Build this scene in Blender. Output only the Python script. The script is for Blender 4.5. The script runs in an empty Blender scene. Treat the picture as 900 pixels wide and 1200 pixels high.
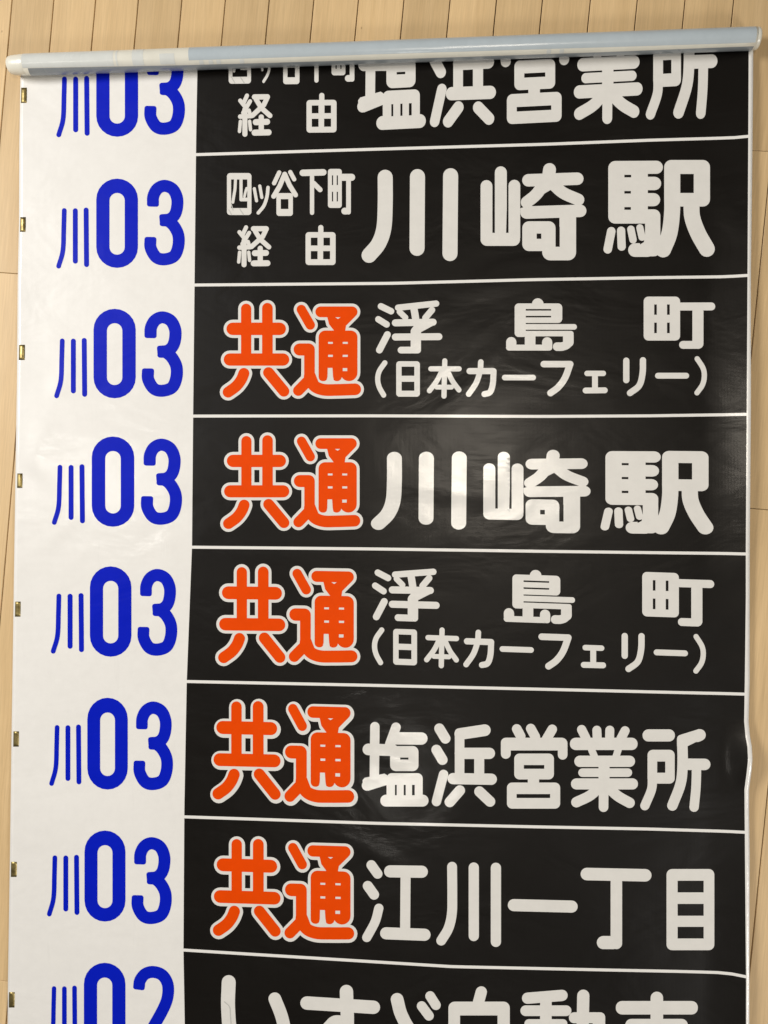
import bpy, math, random
from mathutils import Vector, Matrix, noise
from mathutils.geometry import delaunay_2d_cdt
random.seed(4)
S = bpy.context.scene
COL = S.collection

# ------------------------------------------------------------------ camera
F = 873.0                       # focal length in photo pixels (photo 900 x 1200)
H = 1.22                        # camera height above the floor
TX, TY = math.radians(0.4), math.radians(4.4)
cd = bpy.data.cameras.new('camera'); cam = bpy.data.objects.new('camera', cd); COL.objects.link(cam)
cam.location = (0, 0, H); cam.rotation_euler = (-TX, TY, 0)
cd.sensor_fit = 'VERTICAL'; cd.sensor_height = 36; cd.lens = F / 1200 * 36
cd.clip_start = .02; cd.clip_end = 50
S.camera = cam
CR = cam.rotation_euler.to_matrix()
CRI = CR.inverted()
CP = Vector((0, 0, H))

# ------------------------------------------------------------------ light
w = bpy.data.worlds.new('World'); S.world = w; w.use_nodes = True
bg = w.node_tree.nodes['Background']
bg.inputs[0].default_value = (1.0, .95, .88, 1); bg.inputs[1].default_value = .13

def area(name, loc, target, size, power, color, shape='DISK', size_y=None, spread=math.pi):
    l = bpy.data.lights.new(name, 'AREA'); l.shape = shape; l.size = size
    if size_y: l.size_y = size_y
    l.energy = power; l.color = color; l.spread = spread
    o = bpy.data.objects.new(name, l); COL.objects.link(o); o.location = loc
    o.rotation_euler = (Vector(target) - Vector(loc)).to_track_quat('-Z', 'Y').to_euler()
    return o
area('ceiling_lamp', (.18, .24, 2.45), (.18, .24, 0), .52, 13, (1, .90, .76))
area('ceiling_lamp', (-.20, -1.30, 2.45), (-.20, -1.30, 0), .12, 3.6, (1, .94, .85))
area('ceiling_lamp', (-1.72, .12, 2.45), (-1.72, .12, 0), .16, 3.4, (1, .965, .91))
area('side_lamp', (-3.3, 1.3, 2.3), (.15, .05, 0), 1.3, 150, (1, .975, .945), 'RECTANGLE', 1.0)
area('far_lamp', (3.0, -2.6, 2.3), (0, 0, 0), 1.0, 84, (1, .96, .91), 'RECTANGLE', .8)
vs = S.view_settings
vs.view_transform = 'Standard'; vs.look = 'None'; vs.exposure = 0; vs.gamma = 1; vs.use_curve_mapping = False

# ------------------------------------------------------------------ measuring
def ray(px, py):
    return CR @ Vector(((px - 450) / F, -(py - 600) / F, -1))
def on_plane(px, py, z=0.0):
    d = ray(px, py); t = (z - H) / d.z
    return CP + d * t
def to_px(p):
    c = CRI @ (Vector(p) - CP)
    return 450 - c.x / c.z * F, 600 + c.y / c.z * F
def interp(tab, v):
    if v <= tab[0][0]: return tab[0][1]
    for (a, x), (b, y) in zip(tab, tab[1:]):
        if v <= b:
            t = (v - a) / (b - a); return x + (y - x) * t
    return tab[-1][1]
def smooth(t): t = max(0, min(1, t)); return t * t * (3 - 2 * t)
def gs(v, c, s): return math.exp(-((v - c) / s) ** 2)

def lift(px, py):
    """height in metres of the limp film above the floor, by place"""
    z = .0016
    z += .0010 * (noise.noise(Vector((px / 190, py / 150, 1.7))) + .6)
    z += .00045 * noise.noise(Vector((px / 80, py / 55, 8.1)))
    z += .00016 * noise.noise(Vector((px / 34, py / 22, 3.3)))
    # curl of the right edge
    e = max(0, px - 825) / 55; amp = interp([(0, .004), (110, .007), (330, .010), (420, .0135), (560, .012), (680, .006), (760, .005), (960, .006), (1150, .011), (1300, .008)], py)
    z += amp * e ** 1.6
    # buckle of the right edge
    z += .013 * gs(py, 886, 30) * smooth((px - 842) / 38)
    # slight curl of the left edge
    e = max(0, (60 - px) / 50); z += .0014 * e * e * (1 + .8 * math.sin(py / 47))
    # creases in the white margin
    for cx, cy, ang, ln, wd, a in CREASE:
        dx, dy = px - cx, py - cy
        u = dx * math.cos(ang) + dy * math.sin(ang); v = -dx * math.sin(ang) + dy * math.cos(ang)
        wd = max(wd, 11)
        if abs(u) < ln * 2.6 and abs(v) < wd * 2.6: z += a * math.exp(-(u / ln) ** 2 - (v / wd) ** 2)
    return max(z, .0009)
CREASE = [(46, 525, 1.9, 34, 9, .0009), (62, 630, 2.4, 40, 8, .0009), (38, 560, .9, 25, 9, -.0007), (200, 650, 1.5, 26, 9, .0008),
          (70, 455, 1.9, 26, 9, .0009), (30, 985, .4, 22, 9, .0008), (500, 372, -.3, 30, 9, .0011), (520, 575, .15, 42, 10, .0013),
          (560, 560, 1.2, 40, 14, .0010), (470, 395, .2, 45, 12, .0009), (455, 885, .35, 34, 9, .0016), (450, 1005, .5, 40, 10, .0015),
          (590, 540, -.9, 50, 18, .0010), (560, 440, -.8, 70, 16, .0009), (400, 890, -.4, 40, 14, -.0008)]
def Wp(px, py, off=0.0):
    z = .002
    for _ in range(3):
        p = on_plane(px, py, z)
        q = to_px((p.x, p.y, 0))
        z = lift(*q) + off
    return on_plane(px, py, z)

# ------------------------------------------------------------------ materials
def mat(name, col, rough=.5, spec=.5, metal=0, **k):
    m = bpy.data.materials.new(name); m.use_nodes = True
    b = m.node_tree.nodes['Principled BSDF']
    b.inputs['Base Color'].default_value = (*col, 1); b.inputs['Roughness'].default_value = rough
    b.inputs['Metallic'].default_value = metal; b.inputs['Specular IOR Level'].default_value = spec
    return m, m.node_tree, b
def N(nt, t, **kw):
    n = nt.nodes.new(t)
    for k, v in kw.items():
        if k.startswith('i_'): n.inputs[k[2:].replace('_', ' ')].default_value = v
        else: setattr(n, k, v)
    return n
def film(name, col, rough, spec=.5, var=.06, bump=1.0, dirt=0.0, coat=.0):
    """printed coated cloth: fine weave, gentle crinkles, faint soiling"""
    m, nt, b = mat(name, col, rough, spec); L = nt.links.new
    g = N(nt, 'ShaderNodeNewGeometry')
    mp = N(nt, 'ShaderNodeMapping'); L(g.outputs['Position'], mp.inputs['Vector'])
    # colour: soft mottling and smudges
    n1 = N(nt, 'ShaderNodeTexNoise', i_Scale=5.0, i_Detail=5.0, i_Roughness=.6); L(mp.outputs[0], n1.inputs['Vector'])
    n2 = N(nt, 'ShaderNodeTexNoise', i_Scale=55.0, i_Detail=3.0, i_Roughness=.7); L(mp.outputs[0], n2.inputs['Vector'])
    ad = N(nt, 'ShaderNodeMath', operation='ADD'); L(n1.outputs[0], ad.inputs[0]); L(n2.outputs[0], ad.inputs[1])
    mr = N(nt, 'ShaderNodeMapRange'); mr.inputs['From Min'].default_value = .75; mr.inputs['From Max'].default_value = 1.25
    mr.inputs['To Min'].default_value = 1 - var; mr.inputs['To Max'].default_value = 1 + var * .4
    L(ad.outputs[0], mr.inputs['Value'])
    vm = N(nt, 'ShaderNodeVectorMath', operation='SCALE'); vm.inputs[0].default_value = col
    L(mr.outputs[0], vm.inputs['Scale'])
    last = vm.outputs[0]
    if dirt:
        # streaky scuffs running down the film
        mp2 = N(nt, 'ShaderNodeMapping'); mp2.inputs['Scale'].default_value = (60, 5, 5); mp2.inputs['Rotation'].default_value = (0, 0, .12)
        L(g.outputs['Position'], mp2.inputs['Vector'])
        n3 = N(nt, 'ShaderNodeTexNoise', i_Scale=1.0, i_Detail=6.0, i_Roughness=.75); L(mp2.outputs[0], n3.inputs['Vector'])
        r3 = N(nt, 'ShaderNodeMapRange'); r3.inputs['From Min'].default_value = .60; r3.inputs['From Max'].default_value = .78
        r3.inputs['To Max'].default_value = dirt; L(n3.outputs[0], r3.inputs['Value'])
        mx = N(nt, 'ShaderNodeMix', data_type='RGBA'); L(r3.outputs[0], mx.inputs['Factor']); L(last, mx.inputs['A'])
        mx.inputs['B'].default_value = (.30, .30, .27, 1); last = mx.outputs['Result']
    L(last, b.inputs['Base Color'])
    # relief: weave + crinkle
    wv = N(nt, 'ShaderNodeTexWave', wave_type='BANDS', bands_direction='Y', i_Scale=150.0, i_Distortion=.6, i_Detail=1.0)
    L(mp.outputs[0], wv.inputs['Vector'])
    wx = N(nt, 'ShaderNodeTexWave', wave_type='BANDS', bands_direction='X', i_Scale=150.0, i_Distortion=.6, i_Detail=1.0)
    L(mp.outputs[0], wx.inputs['Vector'])
    aw = N(nt, 'ShaderNodeMath', operation='ADD'); L(wv.outputs['Fac'], aw.inputs[0]); L(wx.outputs['Fac'], aw.inputs[1])
    b1 = N(nt, 'ShaderNodeBump', i_Strength=.10 * bump, i_Distance=.0002); L(aw.outputs[0], b1.inputs['Height'])
    mc = N(nt, 'ShaderNodeMapping'); mc.inputs['Scale'].default_value = (6, 11, 8); mc.inputs['Rotation'].default_value = (0, 0, .35)
    L(g.outputs['Position'], mc.inputs['Vector'])
    nc = N(nt, 'ShaderNodeTexNoise', i_Scale=1.0, i_Detail=3.0, i_Roughness=.5, i_Distortion=.8); L(mc.outputs[0], nc.inputs['Vector'])
    b2 = N(nt, 'ShaderNodeBump', i_Strength=.55 * bump, i_Distance=.004); L(nc.outputs[0], b2.inputs['Height']); L(b1.outputs[0], b2.inputs['Normal'])
    vc_ = N(nt, 'ShaderNodeTexNoise', noise_type='RIDGED_MULTIFRACTAL', i_Scale=7.0, i_Detail=2.0, i_Roughness=.4, i_Distortion=.5)
    mk_ = N(nt, 'ShaderNodeMapping'); mk_.inputs['Scale'].default_value = (1, 1.7, 1); mk_.inputs['Rotation'].default_value = (0, 0, -.5)
    L(g.outputs['Position'], mk_.inputs['Vector']); L(mk_.outputs[0], vc_.inputs['Vector'])
    b3 = N(nt, 'ShaderNodeBump', i_Strength=.30 * bump, i_Distance=.003); L(vc_.outputs[0], b3.inputs['Height']); L(b2.outputs[0], b3.inputs['Normal'])
    b2 = b3
    L(b2.outputs[0], b.inputs['Normal'])
    # gloss varies
    rr = N(nt, 'ShaderNodeMapRange'); rr.inputs['To Min'].default_value = rough - .07; rr.inputs['To Max'].default_value = rough + .09
    L(n1.outputs[0], rr.inputs['Value']); L(rr.outputs[0], b.inputs['Roughness'])
    if coat:
        b.inputs['Coat Weight'].default_value = coat; b.inputs['Coat Roughness'].default_value = .14; b.inputs['Coat IOR'].default_value = 1.45
        L(b2.outputs[0], b.inputs['Coat Normal'])
    return m
M_WHITE = film('film_white', (.785, .77, .735), .34, .35, .03, 1.0, .10, .6)
M_BLACK = film('print_black', (.0034, .0023, .0013), .40, .26, .10, 1.1, 0, .12)
M_LETTER = film('print_letter_white', (.725, .71, .67), .30, .36, .04, 1.0, .04, .9)
M_ORANGE = film('print_orange', (.755, .062, .0), .42, .08, .05, 1.0, 0, .0)
M_BLUE = film('print_blue', (.0008, .010, .47), .42, .10, .05, 1.0, 0, .0)
M_SCUFF = mat('scuff_grey', (.50, .50, .47), .5, .4)[0]
M_RCREAM = film('rolled_film_cream', (.70, .685, .60), .30, .5, .05, .5, 0, .25)
M_RPALE = film('rolled_film_pale', (.62, .64, .615), .26, .5, .05, .5, 0, .25)
M_RBLUE = film('rolled_film_blue_back', (.43, .49, .525), .24, .5, .05, .5, 0, .25)
M_RGREY = film('rolled_film_grey_back', (.25, .275, .29), .26, .5, .08, .5, 0, .25)

m, nt, b = mat('brass_foil', (.40, .30, .10), .42, .5, .85); L = nt.links.new
g = N(nt, 'ShaderNodeNewGeometry'); n = N(nt, 'ShaderNodeTexNoise', i_Scale=90.0, i_Detail=4.0); L(g.outputs['Position'], n.inputs['Vector'])
r = N(nt, 'ShaderNodeValToRGB'); r.color_ramp.elements[0].position = .35; r.color_ramp.elements[0].color = (.20, .15, .055, 1)
r.color_ramp.elements[1].position = .65; r.color_ramp.elements[1].color = (.42, .33, .13, 1)
L(n.outputs[0], r.inputs[0]); L(r.outputs[0], b.inputs['Base Color'])
bp = N(nt, 'ShaderNodeBump', i_Strength=.5, i_Distance=.001); L(n.outputs[0], bp.inputs['Height']); L(bp.outputs[0], b.inputs['Normal'])
M_BRASS = m

def wood():
    m, nt, b = mat('plank_wood', (.6, .42, .24), .42, .35); L = nt.links.new
    tc = N(nt, 'ShaderNodeTexCoord'); oi = N(nt, 'ShaderNodeObjectInfo')
    off = N(nt, 'ShaderNodeVectorMath', operation='SCALE'); off.inputs[0].default_value = (3.1, 7.7, 5.3)
    ml = N(nt, 'ShaderNodeMath', operation='MULTIPLY'); ml.inputs[1].default_value = 31.0; L(oi.outputs['Random'], ml.inputs[0])
    L(ml.outputs[0], off.inputs['Scale'])
    ad = N(nt, 'ShaderNodeVectorMath', operation='ADD'); L(tc.outputs['Object'], ad.inputs[0]); L(off.outputs[0], ad.inputs[1])
    mp = N(nt, 'ShaderNodeMapping'); mp.inputs['Scale'].default_value = (38, 1.6, 4); L(ad.outputs[0], mp.inputs['Vector'])
    n1 = N(nt, 'ShaderNodeTexNoise', i_Scale=1.0, i_Detail=6.0, i_Roughness=.6, i_Distortion=1.2); L(mp.outputs[0], n1.inputs['Vector'])
    mp2 = N(nt, 'ShaderNodeMapping'); mp2.inputs['Scale'].default_value = (420, 14, 20); L(ad.outputs[0], mp2.inputs['Vector'])
    n2 = N(nt, 'ShaderNodeTexNoise', i_Scale=1.0, i_Detail=3.0, i_Roughness=.7); L(mp2.outputs[0], n2.inputs['Vector'])
    r1 = N(nt, 'ShaderNodeValToRGB'); e = r1.color_ramp.elements
    e[0].position = .28; e[0].color = (.60, .42, .215, 1); e[1].position = .72; e[1].color = (.685, .492, .265, 1)
    L(n1.outputs[0], r1.inputs[0])
    r2 = N(nt, 'ShaderNodeMapRange'); r2.inputs['From Min'].default_value = .3; r2.inputs['From Max'].default_value = .7
    r2.inputs['To Min'].default_value = .88; r2.inputs['To Max'].default_value = 1.05; L(n2.outputs[0], r2.inputs['Value'])
    # per plank tone
    r3 = N(nt, 'ShaderNodeMapRange'); r3.inputs['To Min'].default_value = .90; r3.inputs['To Max'].default_value = 1.08; L(oi.outputs['Random'], r3.inputs['Value'])
    mm = N(nt, 'ShaderNodeMath', operation='MULTIPLY'); L(r2.outputs[0], mm.inputs[0]); L(r3.outputs[0], mm.inputs[1])
    # broad figure
    mp3 = N(nt, 'ShaderNodeMapping'); mp3.inputs['Scale'].default_value = (11, 2.6, 3); L(ad.outputs[0], mp3.inputs['Vector'])
    n3 = N(nt, 'ShaderNodeTexNoise', i_Scale=1.0, i_Detail=2.0); L(mp3.outputs[0], n3.inputs['Vector'])
    r4 = N(nt, 'ShaderNodeMapRange'); r4.inputs['From Min'].default_value = .3; r4.inputs['From Max'].default_value = .7
    r4.inputs['To Min'].default_value = .92; r4.inputs['To Max'].default_value = 1.06; L(n3.outputs[0], r4.inputs['Value'])
    m2 = N(nt, 'ShaderNodeMath', operation='MULTIPLY'); L(mm.outputs[0], m2.inputs[0]); L(r4.outputs[0], m2.inputs[1])
    sc = N(nt, 'ShaderNodeVectorMath', operation='SCALE'); L(r1.outputs[0], sc.inputs[0]); L(m2.outputs[0], sc.inputs['Scale'])
    # pin knots and mineral flecks
    mp4 = N(nt, 'ShaderNodeMapping'); mp4.inputs['Scale'].default_value = (36, 20, 1); L(ad.outputs[0], mp4.inputs['Vector'])
    vo = N(nt, 'ShaderNodeTexVoronoi', i_Scale=1.0, i_Randomness=1.0); L(mp4.outputs[0], vo.inputs['Vector'])
    sp = N(nt, 'ShaderNodeSeparateColor'); L(vo.outputs['Color'], sp.inputs[0])
    gt = N(nt, 'ShaderNodeMath', operation='GREATER_THAN'); gt.inputs[1].default_value = .86; L(sp.outputs[0], gt.inputs[0])
    rd = N(nt, 'ShaderNodeMapRange'); rd.inputs['From Min'].default_value = .02; rd.inputs['From Max'].default_value = .055
    rd.inputs['To Min'].default_value = .55; rd.inputs['To Max'].default_value = 0; L(vo.outputs['Distance'], rd.inputs['Value'])
    mk = N(nt, 'ShaderNodeMath', operation='MULTIPLY'); L(gt.outputs[0], mk.inputs[0]); L(rd.outputs[0], mk.inputs[1])
    mx = N(nt, 'ShaderNodeMix', data_type='RGBA'); L(mk.outputs[0], mx.inputs['Factor']); L(sc.outputs[0], mx.inputs['A'])
    mx.inputs['B'].default_value = (.16, .085, .035, 1)
    L(mx.outputs['Result'], b.inputs['Base Color'])
    bp = N(nt, 'ShaderNodeBump', i_Strength=.12, i_Distance=.0004); L(n2.outputs[0], bp.inputs['Height']); L(bp.outputs[0], b.inputs['Normal'])
    rr = N(nt, 'ShaderNodeMapRange'); rr.inputs['To Min'].default_value = .36; rr.inputs['To Max'].default_value = .52
    L(n3.outputs[0], rr.inputs['Value']); L(rr.outputs[0], b.inputs['Roughness'])
    return m
M_WOOD = wood()
M_GAP = mat('joint_dark_wood', (.10, .055, .025), .9, .2)[0]

# ------------------------------------------------------------------ objects
def mesh_obj(name, verts, faces, m, parent=None, smooth_=True, loc=None):
    me = bpy.data.meshes.new(name); me.from_pydata([tuple(v) for v in verts], [], faces)
    me.materials.append(m); me.update()
    if smooth_: me.polygons.foreach_set('use_smooth', [True] * len(me.polygons))
    o = bpy.data.objects.new(name, me); COL.objects.link(o)
    if parent: o.parent = parent
    return o
def fix_up(me):
    import bmesh
    bm = bmesh.new(); bm.from_mesh(me)
    for f in bm.faces:
        if f.normal.z < 0: f.normal_flip()
    bm.to_mesh(me); bm.free()

# ---- the floor: strip planks laid side by side
a, b_ = on_plane(63, 0), on_plane(0, 727)
c_, d_ = on_plane(897.7, 208), on_plane(878.5, 1150 - 733 + 0)
dirv = ((a - b_).normalized())
ang = math.atan2(dirv.x, dirv.y)                  # lean of the strips from the Y axis
U = Vector((math.cos(ang), -math.sin(ang), 0)); V = Vector((math.sin(ang), math.cos(ang), 0))
seams0 = [14, 63, 112, 162, 213, 264, 315.5, 367.8, 420, 473.4, 527.5, 581.9, 635.8, 692, 747, 803, 860]
us = [on_plane(x, 0).dot(U) for x in seams0]
n_ = len(us); mi = (n_ - 1) / 2
pitch = sum((i - mi) * u for i, u in enumerate(us)) / sum((i - mi) ** 2 for i in range(n_))
u0 = sum(us) / n_ - mi * pitch
print('pitch', pitch, 'lean', math.degrees(ang), 'res', [round((u - u0 - i * pitch) * 1000, 1) for i, u in enumerate(us)])
us += [(on_plane(900, 208).dot(U) + on_plane(880.7, 428).dot(U)) / 2, on_plane(889, 1035).dot(U)]
n_ = len(us)
def seam_u(i):
    return us[i] if 0 <= i < n_ else (us[-1] + (i - n_ + 1) * pitch if i > 0 else u0 + i * pitch)
floor_bm = [(-1.9, -1.8), (2.0, -1.8), (2.0, 1.9), (-1.9, 1.9)]
fv = [(x, y, -.0045) for x, y in floor_bm] + [(x, y, -.03) for x, y in floor_bm]
floor = mesh_obj('floor', fv, [(0, 1, 2, 3), (7, 6, 5, 4), (0, 4, 5, 1), (1, 5, 6, 2), (2, 6, 7, 3), (3, 7, 4, 0)], M_GAP, None, False)
floor['kind'] = 'structure'
JOINT = {0: on_plane(10, 320).dot(V), 1: on_plane(6, 1150).dot(V), 16: on_plane(880, 176).dot(V), 17: on_plane(892, 596.7).dot(V), 18: on_plane(905, 700).dot(V)}
PL = .909
rnd = random.Random(11)
plank_cache = {}
def plank_mesh(wd, ln):
    key = (round(wd, 4), round(ln, 3))
    if key in plank_cache: return plank_cache[key]
    x, y, c, t = wd / 2 - .0008, ln / 2 - .0004, .0006, -.0046
    vs_ = [(-x, -y, t), (x, -y, t), (x, y, t), (-x, y, t), (-x, -y, -c), (x, -y, -c), (x, y, -c), (-x, y, -c),
           (-x + c, -y + c, 0), (x - c, -y + c, 0), (x - c, y - c, 0), (-x + c, y - c, 0)]
    fs = []
    for k in (0, 4):
        for i in range(4):
            j = (i + 1) % 4; fs.append((k + i, k + j, k + 4 + j, k + 4 + i))
    fs.append((8, 9, 10, 11))
    me = bpy.data.meshes.new('plank'); me.from_pydata(vs_, [], fs); me.materials.append(M_WOOD); me.update()
    plank_cache[key] = me
    return me
top_v, bot_v = on_plane(450, 0).dot(V), on_plane(450, 62).dot(V)
for i in range(-11, 27):
    ua, ub = seam_u(i), seam_u(i + 1)
    if i in JOINT: j0 = JOINT[i]
    else:
        j0 = on_plane(450, 0).dot(V) - rnd.uniform(.16, .80)
    k0 = math.floor((-1.75 - j0) / PL)
    for k in range(k0, k0 + 5):
        lo, hi = j0 + k * PL, j0 + (k + 1) * PL
        lo2, hi2 = max(lo, -1.75), min(hi, 1.8)
        if hi2 - lo2 < .1: continue
        me = plank_mesh(ub - ua, hi2 - lo2)
        o = bpy.data.objects.new('plank', me); COL.objects.link(o); o.parent = floor
        p = U * ((ua + ub) / 2) + V * ((lo2 + hi2) / 2)
        o.location = (p.x, p.y, -.00025 * rnd.random()); o.rotation_euler = (0, 0, -ang)

# ------------------------------------------------------------------ the roller blind sign
sign = bpy.data.objects.new('destination_roller_blind', None); COL.objects.link(sign)
sign['label'] = 'partly unrolled bus destination blind with orange, white and blue Japanese lettering on wood floor'
sign['category'] = 'destination blind'
sign.empty_display_size = .1

LEFT = [(40, 24.5), (95, 24), (170, 22.7), (260, 22.3), (330, 20.8), (440, 20), (520, 18.7), (700, 16), (790, 14.7), (860, 13.6), (1000, 11.7), (1150, 9.3), (1200, 9), (1330, 7)]
RIGHT = [(30, 882.8), (100, 882.5), (200, 881.5), (320, 880), (480, 880), (640, 878.7), (740, 878.5), (800, 878.5), (845, 877.3), (862, 878.8), (875, 881), (890, 881.8), (905, 880.5), (925, 877.8), (950, 877.8), (1000, 878.5), (1150, 878.2), (1330, 878)]
BL = [(30, 232), (160, 229.9), (330, 228), (480, 226.4), (640, 225), (800, 218.8), (950, 216), (1115, 215), (1200, 216.5), (1330, 217)]
BR = [(30, 877.5), (100, 877.2), (320, 876), (480, 875), (640, 874), (700, 874), (800, 872.8), (845, 872), (862, 873.5), (875, 875.8), (890, 876.6), (905, 875), (925, 872.4), (1000, 873), (1150, 874.3), (1330, 874)]

def roll_line(x): return 77.5 - (x - 30) * .0362       # the film leaves the roll along this line
Y0, Y1, NX, NY = 40, 1330, 216, 320
verts, faces = [], []
for j in range(NY + 1):
    py = Y0 + (Y1 - Y0) * j / NY
    l, r_ = interp(LEFT, py), interp(RIGHT, py)
    for i in range(NX + 1):
        x = l + (r_ - l) * i / NX
        verts.append(Wp(x, max(py, roll_line(x))))
for j in range(NY):
    for i in range(NX):
        a = j * (NX + 1) + i
        q = [a, a + NX + 1, a + NX + 2, a + 1]
        if (verts[a] - verts[a + NX + 1]).length > 1e-5 or (verts[a + 1] - verts[a + NX + 2]).length > 1e-5: faces.append(tuple(q))
sheet = mesh_obj('white_film', verts, faces, M_WHITE, sign)
sm = sheet.modifiers.new('thickness', 'SOLIDIFY'); sm.thickness = .0003; sm.offset = -1

# ---- shapes in pixels of the photo -> sheets that follow the film
def disc(cx, cy, r, n=20): return [(cx + r * math.cos(2 * math.pi * i / n), cy + r * math.sin(2 * math.pi * i / n)) for i in range(n)]
def rrect(x0, y0, x1, y1, r):
    r = min(r, (x1 - x0) / 2 - .01, (y1 - y0) / 2 - .01)
    if r <= .05: return [(x0, y0), (x1, y0), (x1, y1), (x0, y1)]
    out = []
    for cx, cy, a0 in ((x1 - r, y0 + r, -90), (x1 - r, y1 - r, 0), (x0 + r, y1 - r, 90), (x0 + r, y0 + r, 180)):
        for k in range(7):
            t = math.radians(a0 + 15 * k); out.append((cx + r * math.cos(t), cy + r * math.sin(t)))
    return out
def catmull(p, n=6):
    q = [(2 * p[0][0] - p[1][0], 2 * p[0][1] - p[1][1])] + list(p) + [(2 * p[-1][0] - p[-2][0], 2 * p[-1][1] - p[-2][1])]
    out = []
    for i in range(1, len(q) - 2):
        for k in range(n):
            t = k / n
            out.append(tuple(.5 * (2 * q[i][c] + (q[i + 1][c] - q[i - 1][c]) * t + (2 * q[i - 1][c] - 5 * q[i][c] + 4 * q[i + 1][c] - q[i + 2][c]) * t * t + (3 * q[i][c] - q[i - 1][c] - 3 * q[i + 1][c] + q[i + 2][c]) * t ** 3) for c in (0, 1)))
    out.append(tuple(p[-1])); return out
def stroke_poly(p, w_, cap):
    """one outline round a polyline; cap = corner radius of the ends (w/2: round)"""
    h = w_ / 2; L_, R_ = [], []
    for i in range(len(p)):
        a = p[max(i - 1, 0)]; b = p[min(i + 1, len(p) - 1)]
        dx, dy = b[0] - a[0], b[1] - a[1]; n = math.hypot(dx, dy) or 1; nx, ny = -dy / n, dx / n
        L_.append((p[i][0] + nx * h, p[i][1] + ny * h)); R_.append((p[i][0] - nx * h, p[i][1] - ny * h))
    def endcap(a, b):     # from left side to right side around the end b
        dx, dy = b[0] - a[0], b[1] - a[1]; n = math.hypot(dx, dy) or 1; dx /= n; dy /= n; nx, ny = -dy, dx
        out = []
        if cap >= h - .01:
            for k in range(1, 10):
                t = math.pi * k / 10; out.append((b[0] + nx * h * math.cos(t) + dx * h * math.sin(t), b[1] + ny * h * math.cos(t) + dy * h * math.sin(t)))
        else:
            for s in (1, -1):
                ks = range(0, 5) if s == 1 else range(4, -1, -1)
                for k in ks:
                    t = math.pi / 2 * k / 4; o_ = h - cap + cap * math.cos(t)
                    out.append((b[0] + nx * s * o_ + dx * (cap * math.sin(t)), b[1] + ny * s * o_ + dy * (cap * math.sin(t))))
        return out
    return L_ + endcap(p[-2], p[-1]) + R_[::-1] + endcap(p[1], p[0])
def shapes(ops, e=0.0):
    """-> list of (sign, polygon)"""
    out = []
    for op in ops:
        k = op[0]
        if k == 'L':
            w_, p = op[1] + 2 * e, op[2]
            for a, b in zip(p, p[1:]): out.append((1, stroke_poly([a, b], w_, w_)))
        elif k in ('C', 'B'):
            w_ = op[1] + 2 * e; pts = catmull(op[2])
            out.append((1, stroke_poly(pts, w_, w_ if k == 'C' else (w_ * .2 if not e else w_))))
        elif k == 'R':
            _, x0, y0, x1, y1, r = op; out.append((1, rrect(x0 - e, y0 - e, x1 + e, y1 + e, r + e)))
        elif k == 'P':
            out.append((1, op[1]))
            if e:
                for a, b in zip(op[1], op[1][1:] + op[1][:1]): out.append((1, stroke_poly([a, b], 2 * e, 2 * e)))
        elif k == 'H':
            _, x0, y0, x1, y1 = op[:5]
            if x1 - x0 > 2 * e + .5 and y1 - y0 > 2 * e + .5: out.append((0, rrect(x0 + e, y0 + e, x1 - e, y1 - e, op[5] if len(op) > 5 else 0)))
        elif k == 'HP':
            if not e: out.append((0, op[1]))
    return out
def area2(p): return sum(a[0] * b[1] - b[0] * a[1] for a, b in zip(p, p[1:] + p[:1]))
def fill(polys, grid=5.0):
    """union / difference of the polygons in order, meshed with a grid inside"""
    vc, fc = [], []
    for s, p in polys:
        q = []
        for v in p:
            if not q or math.hypot(v[0] - q[-1][0], v[1] - q[-1][1]) > .04: q.append(v)
        if math.hypot(q[0][0] - q[-1][0], q[0][1] - q[-1][1]) < .04: q.pop()
        if area2(q) < 0: q = q[::-1]
        q2 = []
        for a, b in zip(q, q[1:] + q[:1]):      # short steps along the outline so that it follows the film
            n = max(1, math.ceil(math.hypot(b[0] - a[0], b[1] - a[1]) / 6))
            q2 += [(a[0] + (b[0] - a[0]) * k / n, a[1] + (b[1] - a[1]) * k / n) for k in range(n)]
        q = q2
        fc.append(list(range(len(vc), len(vc) + len(q)))); vc += q
    xs = [v[0] for v in vc]; ys = [v[1] for v in vc]
    gy = math.floor(min(ys) / grid) * grid + grid / 2
    while gy < max(ys):
        gx = math.floor(min(xs) / grid) * grid + grid / 2
        while gx < max(xs): vc.append((gx + .013, gy + .017)); gx += grid
        gy += grid
    V_, E_, F_, ov, oe, of = delaunay_2d_cdt([Vector(v) for v in vc], [], fc, 0, 1e-4)
    keep = []
    for f, o in zip(F_, of):
        st = 0
        for idx, (s, _) in enumerate(polys):
            if idx in o: st = s
        if st: keep.append(f)
    used = sorted({i for f in keep for i in f}); mp = {i: k for k, i in enumerate(used)}
    return [V_[i] for i in used], [tuple(mp[i] for i in f) for f in keep]
def lay(name, polys, off, m, parent):
    if min(v[1] for s_, p_ in polys for v in p_) < 85: polys = polys + [(0, [(-50, -400), (1000, -400), (1000, roll_line(1000)), (-50, roll_line(-50))])]
    v, f = fill(polys)
    o = mesh_obj(name, [Wp(p.x, p.y, off) for p in v], f, m, parent)
    fix_up(o.data); return o

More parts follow.
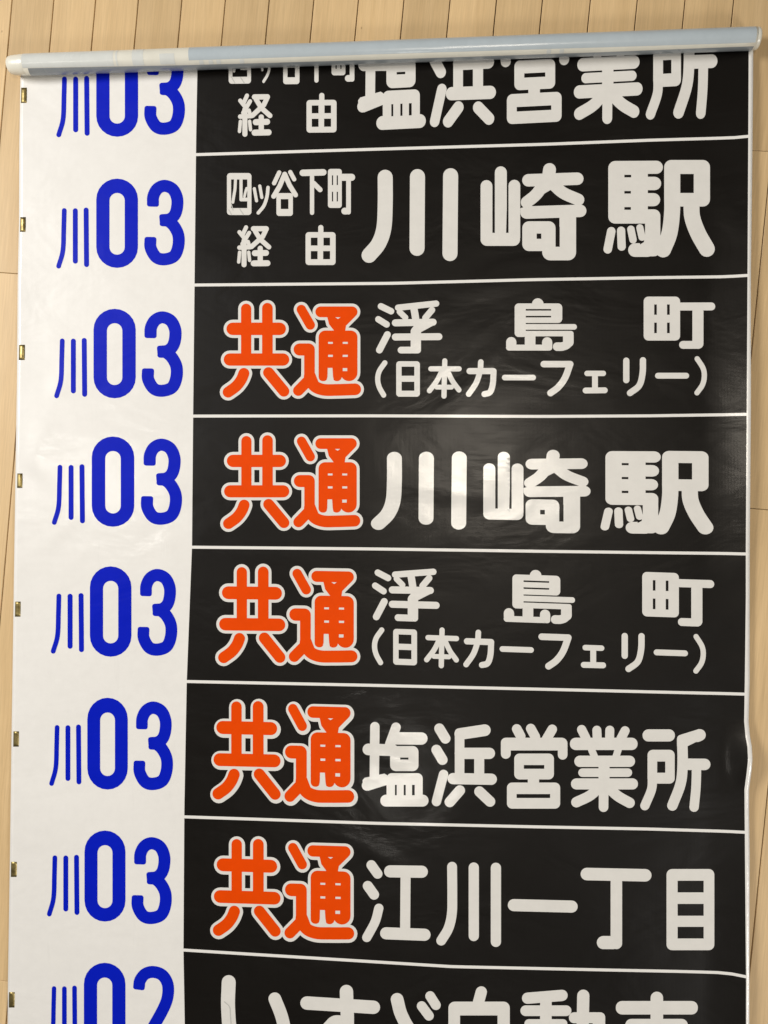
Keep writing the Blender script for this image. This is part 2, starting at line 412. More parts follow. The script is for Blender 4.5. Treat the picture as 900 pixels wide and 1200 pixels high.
# ---- black panels between the white dividers
DIV = [
    [(200, 27), (450, 20), (880, 5)],
    [(229, 181.2), (410, 175.7), (640, 169), (760, 164.3), (840, 162), (860, 161.3), (878, 159.6)],
    [(228, 334), (460, 332), (620, 327.8), (760, 325.4), (850, 324.3), (878, 322.6)],
    [(226, 487.6), (430, 487.3), (640, 488), (760, 487.3), (850, 486), (878, 485.4)],
    [(223, 641.2), (440, 643.3), (630, 646), (760, 647.6), (850, 648.6), (878, 649.3)],
    [(218, 798.6), (440, 803.2), (660, 808.3), (800, 811.7), (850, 812.8), (878, 813.6)],
    [(215, 957.2), (300, 960), (440, 964.8), (630, 969), (760, 971.5), (850, 974.2), (878, 975.6)],
    [(213, 1113.2), (300, 1118.6), (380, 1123.5), (530, 1132.8), (700, 1136.5), (800, 1138.5), (840, 1139.6), (860, 1141.6), (878, 1145.5)],
    [(213, 1272), (450, 1284), (700, 1299), (878, 1309)]]
HW = 1.75
panels = []
for k in range(8):
    t, b = DIV[k], DIV[k + 1]
    xs = [i / 40 for i in range(41)]
    poly = []
    def xr(div, s, off):
        out = []
        for u in xs:
            x = 200
            l = interp(BL, interp(div, 225) + off); r_ = interp(BR, interp(div, 874) + off)
            x = l + (r_ - l) * u; out.append((x, interp(div, x) + off))
        return out
    if k == 0: top = [(interp(BL, 50) + (interp(BR, 50) - interp(BL, 50)) * u, 62 - 18 * u) for u in xs]
    else: top = xr(t, 1, HW)
    bot = xr(b, 1, -HW)
    yr = [y for y, _ in BR if top[-1][1] + 3 < y < bot[-1][1] - 3]; yl = [y for y, _ in BL if top[0][1] + 3 < y < bot[0][1] - 3]
    poly = top + [(interp(BR, y), y) for y in yr] + bot[::-1] + [(interp(BL, y), y) for y in reversed(yl)]
    panels.append(lay('black_panel', [(1, poly)], .00013, M_BLACK, sign))

# ---- the characters: strokes measured in enlarged views (x0, y0, scale)
G = {}
def define(key, crop, ops): G[key] = (crop, ops)
K, Bc, D, E, Fc, Gc = (260, 190, 9.23), (410, 60, 3.913), (560, 185, 6.43), (700, 180, 6.0), (420, 820, 4.09), (630, 820, 4.09)
Mc, A_ = (335, 190, 9.23), (220, 60, 3.75)
define('four', K, [('R', 55, 118, 320, 572, 35), ('H', 100, 187, 275, 497), ('L', 32, [(148, 180), (142, 290), (118, 434)]), ('R', 190, 170, 224, 424, 20), ('R', 190, 384, 290, 424, 18), ('C', 28, [(268, 282), (256, 320), (244, 372)])])
define('tsu', K, [('L', 34, [(351, 287), (375, 418)]), ('L', 34, [(410, 258), (432, 382)]), ('C', 37, [(499, 274), (488, 370), (455, 470), (393, 549)])])
define('valley', K, [('L', 46, [(620, 112), (565, 228)]), ('L', 52, [(680, 130), (625, 260), (560, 370)]), ('L', 46, [(740, 108), (782, 186)]), ('L', 52, [(680, 130), (732, 250), (797, 355)]), ('R', 590, 335, 768, 582, 30), ('H', 637, 400, 720, 507)])
define('down', Mc, [('L', 70, [(183, 116), (405, 110)]), ('L', 46, [(283, 140), (283, 548)]), ('L', 54, [(300, 228), (370, 298)])])
define('town_small', Mc, [('R', 455, 73, 605, 495, 30), ('H', 498, 143, 511, 248), ('H', 550, 143, 563, 248), ('H', 498, 320, 511, 425), ('H', 550, 320, 563, 425), ('L', 76, [(610, 164), (711, 164)]), ('R', 652, 170, 703, 566, 34), ('R', 600, 493, 690, 566, 36)])
define('from', Mc, [('R', 213, 757, 538, 1113, 35), ('H', 270, 817, 343, 902), ('H', 407, 817, 478, 902), ('H', 270, 962, 343, 1050), ('H', 403, 962, 478, 1050), ('L', 56, [(378, 708), (378, 780)])])
define('pass', K, [('L', 44, [(262, 705), (228, 780)]), ('L', 44, [(190, 757), (245, 825)]), ('L', 44, [(295, 765), (222, 885)]), ('L', 48, [(190, 925), (290, 920)]), ('L', 40, [(283, 860), (302, 925)]), ('L', 54, [(240, 850), (240, 1110)]),
                  ('L', 36, [(192, 975), (182, 1080)]), ('L', 36, [(290, 975), (300, 1063)]), ('L', 56, [(342, 720), (480, 720)]), ('L', 52, [(482, 722), (442, 805), (320, 915)]), ('L', 52, [(360, 745), (415, 835), (508, 918)]), ('HP', [(395, 756), (432, 756), (415, 784)]),
                  ('L', 56, [(415, 932), (415, 1080)]), ('L', 64, [(356, 985), (477, 982)]), ('L', 64, [(344, 1095), (493, 1093)])])
define('river', Bc, [('C', 69, [(162, 578), (162, 700), (156, 810), (132, 882), (88, 936)]), ('L', 69, [(310, 575), (308, 904)]), ('L', 69, [(462, 571), (459, 928)])])
define('cape', D, [('L', 89, [(65, 212), (65, 600)]), ('L', 90, [(173, 109), (173, 600)]), ('L', 88, [(275, 209), (275, 600)]), ('R', 20, 565, 318, 663, 50), ('HP', [(109, 400), (128, 400), (124, 565), (110, 565)]), ('HP', [(217, 400), (231, 400), (226, 565), (213, 565)]),
                  ('L', 97, [(540, 88), (530, 160)]), ('L', 94, [(381, 169), (749, 157)]), ('C', 90, [(500, 190), (440, 275), (368, 335)]), ('C', 90, [(560, 190), (640, 262), (757, 315)]), ('P', [(470, 190), (625, 190), (600, 245), (545, 243), (500, 270), (440, 235)]),
                  ('L', 94, [(367, 412), (771, 399)]), ('R', 615, 390, 740, 772, 72), ('R', 615, 390, 740, 560, 1), ('R', 335, 478, 585, 702, 50), ('H', 443, 570, 478, 610), ('R', 485, 620, 740, 772, 60), ('H', 585, 520, 617, 670), ('P', [(320, 380), (345, 372), (345, 440), (320, 420)])])
define('station', E, [('R', 77, 54, 355, 492, 48), ('L', 92, [(125, 98), (415, 96)]), ('L', 94, [(300, 210), (402, 210)]), ('L', 92, [(300, 324), (396, 324)]), ('R', 300, 392, 443, 722, 45), ('R', 217, 630, 400, 726, 48), ('H', 300, 492, 336, 560), ('HP', [(300, 492), (336, 492), (336, 570), (328, 622), (300, 640)]),
                     ('H', 190, 149, 238, 167), ('H', 190, 263, 236, 281), ('H', 190, 376, 236, 395),
                     ('L', 60, [(98, 546), (73, 673)]), ('L', 58, [(167, 542), (171, 654)]), ('L', 52, [(236, 532), (251, 606)]), ('L', 50, [(299, 521), (314, 588)]),
                     ('R', 470, 45, 792, 372, 50), ('H', 583, 143, 678, 277), ('C', 112, [(526, 300), (525, 420), (507, 560), (463, 674)]), ('C', 112, [(661, 352), (668, 450), (708, 560), (770, 670)])])
define('salt', Fc, [('L', 45, [(79, 129), (76, 400)]), ('L', 56, [(48, 238), (165, 242)]), ('P', [(20, 385), (30, 374), (125, 354), (138, 362), (138, 408), (48, 436), (22, 425)]), ('L', 50, [(41, 411), (50, 408)]), ('L', 46, [(180, 132), (150, 215)]), ('L', 59, [(180, 185), (302, 186)]), ('P', [(160, 170), (190, 170), (175, 225), (125, 240), (135, 215)]),
                   ('R', 152, 222, 288, 342, 28), ('H', 200, 277, 240, 287), ('R', 135, 352, 308, 500, 25), ('R', 105, 455, 336, 512, 28), ('H', 175, 408, 184, 458), ('H', 217, 408, 227, 458), ('H', 257, 408, 270, 458)])
define('beach', Fc, [('L', 49, [(388, 138), (417, 186)]), ('L', 49, [(374, 240), (403, 288)]), ('L', 45, [(408, 358), (374, 488)]), ('L', 56, [(488, 164), (606, 146)]), ('R', 462, 137, 508, 380, 20), ('L', 54, [(488, 257), (628, 257)]), ('R', 555, 250, 603, 380, 1), ('L', 54, [(454, 378), (637, 381)]), ('L', 50, [(486, 435), (438, 490)]), ('L', 50, [(580, 440), (631, 488)])])
define('camp', Fc, [('L', 46, [(759, 140), (778, 175)]), ('L', 46, [(826, 138), (848, 178)]), ('L', 46, [(929, 142), (902, 188)]), ('R', 683, 182, 1002, 243, 28), ('R', 683, 182, 730, 283, 24), ('R', 956, 190, 1002, 287, 24),
                   ('R', 747, 258, 937, 382, 25), ('H', 793, 313, 891, 331), ('R', 812, 370, 866, 410, 0), ('R', 712, 397, 967, 522, 25), ('H', 758, 452, 919, 471)])
define('work', Gc, [('L', 44, [(211, 143), (232, 185)]), ('L', 43, [(284, 146), (286, 190)]), ('L', 43, [(346, 146), (345, 190)]), ('L', 44, [(419, 149), (400, 185)]), ('R', 155, 182, 479, 241, 28), ('L', 34, [(258, 238), (275, 278)]), ('L', 34, [(387, 238), (374, 278)]),
                   ('R', 176, 268, 467, 322, 27), ('R', 195, 329, 453, 370, 21), ('R', 160, 377, 481, 430, 26), ('R', 292, 300, 345, 410, 0), ('L', 46, [(317, 400), (316, 515)]), ('C', 50, [(296, 420), (250, 460), (186, 491)]), ('C', 50, [(338, 420), (385, 462), (441, 494)])])
define('place', Gc, [('R', 503, 142, 658, 200, 28), ('R', 527, 240, 657, 402, 25), ('H', 573, 296, 612, 350), ('C', 44, [(550, 370), (546, 430), (514, 508)]), ('P', [(668, 190), (685, 168), (775, 140), (795, 185), (720, 222), (668, 222)]), ('L', 56, [(765, 175), (778, 169)]), ('L', 40, [(688, 188), (700, 186)]),
                    ('C', 50, [(693, 195), (695, 300), (686, 400), (646, 507)]), ('L', 55, [(700, 309), (801, 310)]), ('C', 45, [(762, 320), (759, 420), (750, 515)])])
Hc, Ic, Jc, L5, Nc, Oc = (440, 345, 11.25), (590, 340, 9.0), (740, 335, 8.18), (430, 330, 4.286), (630, 330, 4.09), (240, 330, 4.5)
define('float', Hc, [('L', 84, [(72, 157), (206, 222)]), ('L', 84, [(38, 328), (147, 396)]), ('L', 90, [(157, 530), (52, 733)]), ('L', 82, [(298, 175), (800, 121)]), ('L', 76, [(318, 230), (395, 305)]), ('L', 95, [(508, 190), (530, 320)]), ('L', 84, [(745, 205), (658, 310)]), ('L', 92, [(262, 375), (760, 366)]),
                    ('P', [(520, 400), (800, 380), (790, 395), (600, 497), (560, 520), (470, 460)]), ('L', 92, [(262, 562), (836, 557)]), ('R', 464, 430, 600, 778, 60), ('R', 293, 690, 600, 778, 44)])
define('island', Ic, [('L', 124, [(362, 148), (362, 200)]), ('R', 118, 140, 620, 346, 45), ('R', 118, 140, 250, 494, 42), ('H', 235, 199, 503, 216), ('H', 235, 271, 503, 288), ('R', 210, 342, 300, 480, 0), ('R', 235, 358, 774, 417, 28), ('H', 235, 346, 305, 358),
                     ('R', 225, 430, 740, 487, 40), ('R', 200, 430, 300, 487, 0), ('H', 235, 417, 305, 430), ('R', 628, 430, 740, 600, 50), ('C', 90, [(692, 520), (672, 572), (620, 594), (566, 596)]), ('R', 225, 460, 337, 600, 0), ('L', 108, [(82, 548), (82, 583)]), ('R', 27, 575, 515, 637, 42), ('L', 108, [(461, 550), (461, 583)])])
define('town', Jc, [('R', 117, 103, 466, 524, 45), ('H', 218, 178, 243, 277), ('H', 341, 178, 367, 277), ('H', 218, 352, 243, 453), ('H', 341, 352, 367, 453), ('L', 76, [(460, 198), (765, 197)]), ('R', 584, 190, 690, 603, 50), ('R', 457, 528, 660, 603, 37)])
define('open', L5, [('C', 26, [(90, 408), (62, 450), (54, 490), (62, 530), (84, 570)])])
define('sun', L5, [('R', 147, 400, 266, 578, 16), ('H', 174, 427, 238, 473), ('H', 174, 503, 238, 548)])
define('origin', L5, [('L', 26, [(391, 398), (387, 575)]), ('L', 26, [(321, 438), (463, 438)]), ('C', 26, [(376, 450), (350, 500), (314, 548)]), ('C', 26, [(405, 450), (430, 500), (462, 544)]), ('L', 24, [(350, 530), (425, 530)])])
define('ka', L5, [('C', 28, [(572, 404), (568, 450), (548, 510), (511, 565)]), ('R', 500, 434, 651, 465, 18), ('C', 30, [(636, 452), (632, 515), (618, 555), (590, 565)])])
define('dash_a', L5, [('L', 28, [(692, 482), (835, 482)])])
define('fu', Nc, [('R', 14, 380, 172, 411, 16), ('C', 32, [(155, 398), (132, 460), (100, 505), (62, 534)])])
define('e', Nc, [('L', 26, [(237, 440), (315, 440)]), ('L', 28, [(275, 445), (275, 515)]), ('L', 28, [(230, 522), (322, 521)])])
define('ri', Nc, [('L', 30, [(425, 379), (425, 472)]), ('C', 30, [(505, 377), (503, 440), (487, 498), (443, 534)])])
define('dash_b', Nc, [('L', 28, [(577, 451), (712, 451)])])
define('close', Nc, [('C', 25, [(765, 370), (793, 415), (799, 455), (790, 495), (764, 533)])])
define('together', Oc, [('L', 54, [(218, 143), (218, 400)]), ('L', 56, [(330, 140), (330, 400)]), ('L', 66, [(147, 249), (395, 249)]), ('L', 65, [(132, 411), (413, 411)]), ('C', 58, [(206, 484), (192, 517), (165, 552), (123, 583)]), ('L', 58, [(336, 480), (417, 578)])])
define('through', Oc, [('L', 50, [(509, 147), (556, 229)]), ('R', 583, 131, 805, 188, 28), ('P', [(645, 184), (668, 180), (760, 180), (795, 182), (745, 232), (740, 262), (684, 262), (655, 225)]), ('HP', [(688, 188), (716, 188), (702, 197)]),
                      ('R', 600, 258, 805, 480, 35), ('R', 600, 380, 648, 525, 22), ('R', 672, 380, 722, 525, 24), ('R', 715, 380, 805, 525, 45), ('P', [(650, 458), (671, 458), (674, 500), (679, 526), (643, 526), (649, 500)]), ('HP', [(648, 455), (673, 455), (676, 500), (682, 530), (640, 530), (647, 500)]),
                      ('H', 650, 318, 675, 328), ('H', 727, 318, 754, 328), ('H', 650, 386, 675, 397), ('H', 727, 386, 754, 397), ('H', 727, 456, 751, 472),
                      ('R', 468, 326, 580, 390, 32), ('R', 524, 340, 580, 545, 20), ('L', 56, [(552, 515), (493, 575)]), ('C', 62, [(553, 500), (575, 548), (625, 570), (700, 571), (793, 568)]), ('P', [(524, 480), (580, 480), (600, 530), (580, 550), (545, 545)])])
Tc, Uc, Qc, Sc = (420, 980, 4.09), (630, 980, 4.09), (220, 1110, 2.8125), (520, 1110, 2.727)
define('inlet', Tc, [('L', 47, [(62, 138), (92, 180)]), ('L', 48, [(45, 238), (75, 280)]), ('C', 44, [(98, 345), (80, 410), (40, 485)]), ('L', 58, [(152, 168), (304, 170)]), ('L', 48, [(226, 190), (224, 450)]), ('L', 58, [(133, 465), (317, 472)])])
define('river7', Tc, [('C', 47, [(449, 146), (450, 280), (448, 370), (432, 440), (397, 500)]), ('L', 49, [(553, 150), (553, 478)]), ('L', 49, [(659, 151), (659, 506)])])
define('one', Tc, [('L', 58, [(745, 330), (1022, 337)])])
define('block', Uc, [('L', 60, [(236, 181), (516, 187)]), ('R', 350, 190, 405, 541, 32), ('R', 284, 478, 395, 541, 31)])
define('eye', Uc, [('R', 618, 157, 847, 546, 27), ('H', 671, 213, 796, 269), ('H', 671, 324, 796, 381), ('H', 671, 434, 796, 490)])
define('hi', Qc, [('C', 46, [(135, 115), (133, 200), (143, 290), (178, 345)]), ('C', 42, [(287, 170), (310, 230), (325, 300)])])
define('su', Qc, [('L', 44, [(393, 184), (612, 198)]), ('C', 44, [(523, 146), (526, 250), (520, 330), (470, 400)]), ('L', 40, [(470, 268), (450, 300), (475, 325), (520, 290)]), ('C', 34, [(522, 245), (485, 242), (462, 262)])])
define('zu', Qc, [('C', 42, [(690, 172), (705, 225), (742, 285), (800, 320)]), ('L', 32, [(771, 194), (795, 226)]), ('L', 32, [(799, 161), (818, 191)])])
define('self', Sc, [('L', 36, [(120, 143), (110, 180)]), ('R', 15, 174, 211, 400, 20), ('H', 52, 218, 172, 250), ('H', 52, 282, 172, 310), ('H', 52, 340, 172, 368)])
define('move', Sc, [('L', 36, [(268, 163), (378, 154)]), ('R', 245, 186, 408, 220, 17), ('R', 258, 230, 395, 330, 14), ('H', 292, 255, 312, 268), ('H', 342, 255, 362, 268), ('R', 308, 160, 345, 400, 5), ('R', 240, 345, 412, 400, 14), ('L', 39, [(446, 155), (444, 250), (430, 380)]), ('R', 400, 208, 516, 243, 17), ('R', 476, 208, 516, 400, 16)])
define('car', Sc, [('R', 550, 172, 812, 215, 20), ('L', 40, [(681, 162), (681, 400)]), ('R', 580, 229, 780, 345, 20), ('H', 620, 258, 740, 272), ('H', 620, 298, 740, 312), ('R', 550, 355, 812, 392, 18)])
Pc, P3 = (0, 160, 3.75), (0, 800, 3.0)
define('b_river', Pc, [('C', 21, [(282, 325), (280, 400), (276, 500), (257, 569)]), ('L', 22, [(331, 326), (331, 547)]), ('L', 22, [(379, 323), (381, 562)])])
define('b_zero', Pc, [('R', 423, 185, 606, 577, 91), ('H', 481, 248, 548, 519, 33)])
define('b_three', Pc, [('B', 53, [(672, 298), (674, 262), (692, 230), (724, 217), (760, 232), (779, 270), (779, 312), (768, 345), (745, 364), (712, 368)]), ('B', 53, [(661, 452), (662, 490), (686, 530), (722, 540), (765, 526), (784, 485), (785, 435), (766, 395), (740, 372), (714, 368)])])
define('b_two', P3, [('B', 41, [(490, 1070), (494, 1046), (512, 1024), (540, 1017), (572, 1028), (591, 1060), (590, 1105), (572, 1150), (535, 1215), (500, 1285)]), ('R', 480, 1265, 612, 1306, 8)])

KIND = {}
for k in G: KIND[k] = 'kanji'
for k in ('tsu', 'ka', 'fu', 'e', 'ri', 'hi', 'su', 'zu'): KIND[k] = 'kana'
for k in ('b_zero', 'b_three', 'b_two'): KIND[k] = 'digit'
for k in ('dash_a', 'dash_b'): KIND[k] = 'dash'
for k in ('open', 'close'): KIND[k] = 'bracket'

def glyph_polys(key, e=0.0):
    (cx, cy, s), ops = G[key]
    return [(sg, [(cx + x / s, cy + y / s) for x, y in p]) for sg, p in shapes(ops, e * s)]
def fit(key, box=None, k=0.0, aff=None):
    """map of the glyph's own photo place to a target box (with a lean k of its horizontals)"""
    pol = [p for s, p in glyph_polys(key) if s]
    if box is None and aff is None: return lambda x, y: (x, y)
    if aff: return aff
    pts = [v for p in pol for v in p]; xc = sum(p[0] for p in pts) / len(pts)
    pts = [(x, y + k * (x - xc)) for x, y in pts]
    x0, x1 = min(p[0] for p in pts), max(p[0] for p in pts); y0, y1 = min(p[1] for p in pts), max(p[1] for p in pts)
    X0, Y0_, X1, Y1_ = box
    return lambda x, y: (X0 + (x - x0) / (x1 - x0) * (X1 - X0), Y0_ + (y + k * (x - xc) - y0) / (y1 - y0) * (Y1_ - Y0_))
def put(key, parent, m=None, colour='white', box=None, k=0.0, aff=None, name=None, off=.00027):
    f = fit(key, box, k, aff)
    pol = [(s, [f(*v) for v in p]) for s, p in glyph_polys(key)]
    return lay(name or '%s_%s' % (colour, KIND[key]), pol, off, m or M_LETTER, parent)
def put_orange(key, parent, box=None, k=0.0, shift=(0, 0)):
    f = fit(key, box, k)
    pol = [(s, [(lambda q: (q[0] + shift[0], q[1] + shift[1]))(f(*v)) for v in p]) for s, p in glyph_polys(key, 3.35)]
    lay('white_outline', pol, .00024, M_LETTER, parent)
    pol = [(s, [f(*v) for v in p]) for s, p in glyph_polys(key)]
    lay('orange_kanji', pol, .00036, M_ORANGE, parent)
def bx(crop, x0, y0, x1, y1): cx, cy, s = crop; return (cx + x0 / s, cy + y0 / s, cx + x1 / s, cy + y1 / s)

P = panels
# second row (measured in place)
for key in ('four', 'tsu', 'valley', 'down', 'town_small', 'pass', 'from', 'river', 'cape', 'station'): put(key, P[1])
# first row, half under the roll
put('four', P[0], box=bx(A_, 180, -41, 278, 143), k=-.01)
put('tsu', P[0], box=bx(A_, 316, 12, 370, 140), k=-.01)
put('valley', P[0], box=bx(A_, 397, -55, 513, 145), k=-.01)
put('down', P[0], box=bx(A_, 512, -62, 628, 138), k=-.01)
put('town_small', P[0], box=bx(A_, 632, -64, 751, 134), k=-.01)
put('pass', P[0], box=bx(A_, 220, 186, 372, 376), k=-.01)
put('from', P[0], box=bx(A_, 522, 183, 654, 358), k=-.01)
put('salt', P[0], box=(418.7, 37, 499, 152.2), k=-.045)
put('beach', P[0], box=(503.3, 33, 581.2, 149.4), k=-.045)
put('camp', P[0], box=(586.7, 30, 666.9, 145.3), k=-.045)
put('work', P[0], box=(671.2, 24, 753, 145.3), k=-.045)
put('place', P[0], box=(756.8, 22, 840.8, 140.2), k=-.045)
# third row (measured in place)
for key in ('float', 'island', 'town', 'open', 'sun', 'origin', 'ka', 'dash_a', 'fu', 'e', 'ri', 'dash_b', 'close'): put(key, P[2])
put_orange('together', P[2]); put_orange('through', P[2])
# fourth row
put('river', P[3], box=(434.7, 529, 547, 621), k=.016)
put('cape', P[3], box=(566.3, 527.2, 692.1, 625), k=.020)
put('station', P[3], box=(703.8, 528.4, 836, 626.2), k=.014)
O4 = (240, 490, 4.5); put_orange('together', P[3], bx(O4, 96, 90, 446, 585)); put_orange('through', P[3], bx(O4, 467, 97, 820, 576))
# fifth row
def down5(x, y): return (x - 3.7 + (x - 440) * .0064, y + 312.4 + (x - 440) * .0342 + (y - 400) * .012)
for key in ('float', 'island', 'town', 'open', 'sun', 'origin', 'ka', 'dash_a', 'fu', 'e', 'ri', 'dash_b', 'close'): put(key, P[4], aff=down5)
O5 = (240, 645, 4.5); put_orange('together', P[4], bx(O5, 70, 85, 425, 595), .012); put_orange('through', P[4], bx(O5, 443, 97, 805, 592), .018)
# sixth row (measured in place)
for key in ('salt', 'beach', 'camp', 'work', 'place'): put(key, P[5])
O6 = (240, 800, 4.5); put_orange('together', P[5], bx(O6, 40, 97, 400, 618), .022, (.9, .8)); put_orange('through', P[5], bx(O6, 420, 112, 788, 634), .026, (.9, .9))
# seventh row
for key in ('inlet', 'river7', 'one', 'block', 'eye'): put(key, P[6])
O7 = (240, 960, 4.5); put_orange('together', P[6], bx(O7, 42, 104, 400, 620), .03, (.3, .3)); put_orange('through', P[6], bx(O7, 420, 125, 788, 635), .03, (.3, .3))
# eighth row, cut by the edge of the picture
for key in ('hi', 'su', 'zu', 'self', 'move', 'car'): put(key, P[7])

# ---- blue route numbers
BLUE = [((66, 89, 105, 160.8), (112.8, 56, 161.8, 160.2), (169, 56, 216.7, 158)),
        ((65.9, 243.2, 104.3, 314.7), (112.8, 209.3, 161.6, 313.9), (169, 210.7, 216.5, 311)),
        ((63.5, 396, 102.1, 466.7), (109.6, 361.9, 159, 466.7), (166, 364.8, 214.4, 465)),
        ((60.8, 544, 99.5, 615), (107.5, 511.5, 157.3, 617.3), (165, 514, 213.3, 615)),
        ((59.5, 695, 98.4, 766), (105.3, 663.7, 154, 769.6), (161, 666.7, 207.7, 768.5)),
        ((57.7, 849, 95.3, 921), (102.3, 817.7, 149.7, 925.3), (156.3, 822, 202.7, 926)),
        ((55, 1001.7, 93, 1074), (99, 973.3, 147, 1080), (154, 981, 201.3, 1083)),
        ((54.5, 1155, 90.5, 1228), (98.3, 1128.3, 147, 1236), (156, 1132, 204, 1238))]
for i, (a, b, c) in enumerate(BLUE):
    put('b_river', sheet, M_BLUE, 'blue', a, off=.0002)
    put('b_zero', sheet, M_BLUE, 'blue', b, off=.0002)
    put('b_two' if i == 7 else 'b_three', sheet, M_BLUE, 'blue', c, off=.0002)

# ---- brass foil marks along the left edge
FOIL = [(24.6, 102.7, 31.3, 120.6), (23.6, 254.4, 30, 271.7), (22.2, 404, 29, 421.9), (20.1, 554.8, 26.2, 571.8), (17.6, 705, 24, 722.7),
        (15.6, 857, 22, 875), (12.8, 1010, 19.5, 1027.7), (10.4, 1162.7, 17, 1180.7)]
for x0, y0, x1, y1 in FOIL:
    pts, fs = [], []
    for j in range(7):
        for i in range(3):
            y = y0 + (y1 - y0) * j / 6; x = x0 + (x1 - x0) * i / 2
            pts.append(Wp(x - (j - 3) * .05, y, .00022 + .0002 * math.sin(math.pi * j / 6)))
    for j in range(6):
        for i in range(2): a = j * 3 + i; fs.append((a, a + 3, a + 4, a + 1))
    lo = mesh_obj('foil_marker', pts, fs, M_BRASS, sheet)
    s_ = lo.modifiers.new('thickness', 'SOLIDIFY'); s_.thickness = .00012
# scuffs on the lettering
for pts, wd in (([(263, 1174), (269, 1180), (270, 1190), (271, 1204)], 1.2), ([(271, 239), (273, 246)], 1.1), ([(281, 245), (285, 251)], 1.3), ([(268, 246), (271, 251)], 1.2), ([(271, 90), (275, 97)], 1.1), ([(282, 91), (286, 97)], 1.2)):
    lay('scuff_mark', [(1, stroke_poly(catmull(pts, 4), wd, wd))], .0004, M_SCUFF, sign)

# ------------------------------------------------------------------ the roll across the top
RR = .0152
def axis_pt(px, ytop, ybot):
    a, b = ray(px, ytop).normalized(), ray(px, ybot).normalized(); d = (a + b).normalized()
    t = (RR + .0022 - H) / d.z; p = CP + d * t
    return p, (p - CP).length * math.sin(a.angle(b) / 2)
pa, ra = axis_pt(30, 62.7, 89.2); pb, rb = axis_pt(870, 32.2, 59.0)
print('roll radii', ra, rb)
RR = (ra + rb) / 2
pa, _ = axis_pt(30, 62.7, 89.2); pb, _ = axis_pt(870, 32.2, 59.0)
AX = (pb - pa).normalized(); UPV = Vector((0, 0, 1)); UPV = (UPV - AX * UPV.dot(AX)).normalized(); FW = AX.cross(UPV)   # FW points away from the viewer (+Y)
def s_of(px):
    """distance along the axis seen at column px"""
    y = 76 + (px - 30) / 840 * (45.6 - 76)
    p = on_plane(px, y, pa.z); return (p - pa).dot(AX)
def cyl(s, th, r): return pa + AX * s + (UPV * math.sin(th) - FW * math.cos(th)) * r      # th 0 faces the viewer, 90 deg is up
def theta_at(px, py):
    d = ray(px, py); o = CP - pa; d2 = d - AX * d.dot(AX); o2 = o - AX * o.dot(AX)
    A = d2.dot(d2); B = 2 * d2.dot(o2); C = o2.dot(o2) - RR * RR; q = B * B - 4 * A * C
    if q < 0: return None
    t = (-B - math.sqrt(q)) / (2 * A); p = o2 + d2 * t
    return math.atan2(p.dot(UPV), -p.dot(FW))
def wob(s, th): return 1 + .010 * noise.noise(Vector((s * 7, math.cos(th) * .8, math.sin(th) * .8)))
NT = 72
def lathe(name, prof, m, parent, close=False):
    vv, ff = [], []
    for s, r in prof:
        for k in range(NT):
            th = 2 * math.pi * k / NT; vv.append(cyl(s, th, r * wob(s, th)))
    for j in range(len(prof) - 1):
        for k in range(NT):
            a = j * NT + k; b = j * NT + (k + 1) % NT; ff.append((a, b, b + NT, a + NT))
    o = mesh_obj(name, vv, ff, m, parent)
    return o
sl, sr = s_of(31), s_of(884)
body = [(sl + (sr - sl) * i / 60, RR) for i in range(61)]
roll = lathe('rolled_film', [(sl, RR - .0004)] + body + [(sr, RR - .0004)], M_RCREAM, sign)
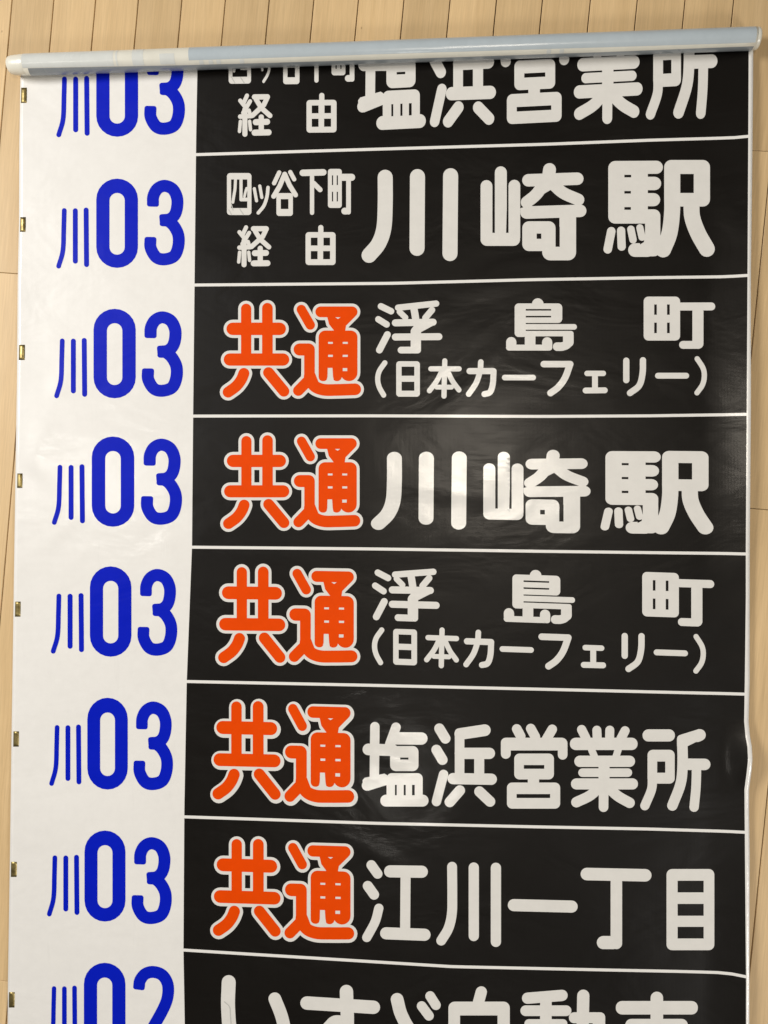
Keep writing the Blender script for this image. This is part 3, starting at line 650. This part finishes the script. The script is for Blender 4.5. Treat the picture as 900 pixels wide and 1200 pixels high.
# telescoped windings at the left end
def stepped(px_list, sgn):
    pr = []
    for px, r in px_list: pr.append((s_of(px), r))
    return pr
lathe('end_winding', stepped([(32, RR - .0003), (25, RR - .00035), (24.6, RR - .0008), (20, RR - .0009), (19.6, RR - .0013), (15.5, RR - .0015), (15, RR - .0022), (12.5, RR - .0028), (12, RR - .0040), (11, RR - .0048), (10.8, RR - .0075), (11.5, RR - .0078), (12, .0045), (30, .0045)], -1), M_RCREAM, roll)
lathe('end_winding', stepped([(883, RR - .0003), (886, RR - .0003), (888, RR - .0008), (889, RR - .002), (888.2, RR - .0022), (888.2, RR - .0045), (886.8, RR - .0047), (886.8, .0048), (870, .0045)], 1), M_RCREAM, roll)
def band(name, px0, px1, th0, th1, m, dr=.00018, skew=0.0):
    n = max(2, int(abs(px1 - px0) / 9)); q = 16; vv, ff = [], []
    for i in range(n + 1):
        px = px0 + (px1 - px0) * i / n; s = s_of(px)
        a, b = (t(px) if callable(t) else t for t in (th0, th1))
        for k in range(q + 1):
            th = a + (b - a) * k / q; vv.append(cyl(s + (skew * (1 - k / q) if i == 0 else 0), th, RR * wob(s, th) + dr))
    for i in range(n):
        for k in range(q): a = i * (q + 1) + k; ff.append((a, a + 1, a + q + 2, a + q + 1))
    return mesh_obj(name, vv, ff, m, roll)
def edge(tab):
    t2 = [(x, theta_at(x, y)) for x, y in tab]
    return lambda px: interp(t2, px)
blue_edge = edge([(224, 70.6), (480, 62.3), (850, 51.0)])
grey_edge = edge([(37, 79.8), (224, 76.2), (480, 68.8), (700, 61.3), (850, 55.4)])
print([round(math.degrees(f(x))) for f in (blue_edge, grey_edge) for x in (40, 224, 480, 850)])
band('printed_back', 224.5, 882, blue_edge, lambda x: blue_edge(x) - 2.0, M_RBLUE)
band('printed_back', 34, 882, grey_edge, lambda x: grey_edge(x) + 1.4, M_RGREY, skew=.004)
up = lambda x: .35
lo = lambda x: grey_edge(x) - .05
band('printed_back', 31, 137, lo, up, M_RPALE)
band('printed_back', 140, 142, lo, up, M_RPALE)
band('printed_back', 159, 172, lo, up, M_RPALE)
band('printed_back', 191, 208, lambda x: grey_edge(x) - .12, lambda x: grey_edge(x) - 1.1, M_RPALE)
for px in (236, 247, 256, 283, 640, 655): band('printed_back', px, px + 5, lambda x: blue_edge(x) + .04, lambda x: grey_edge(x) - .02, M_RPALE)
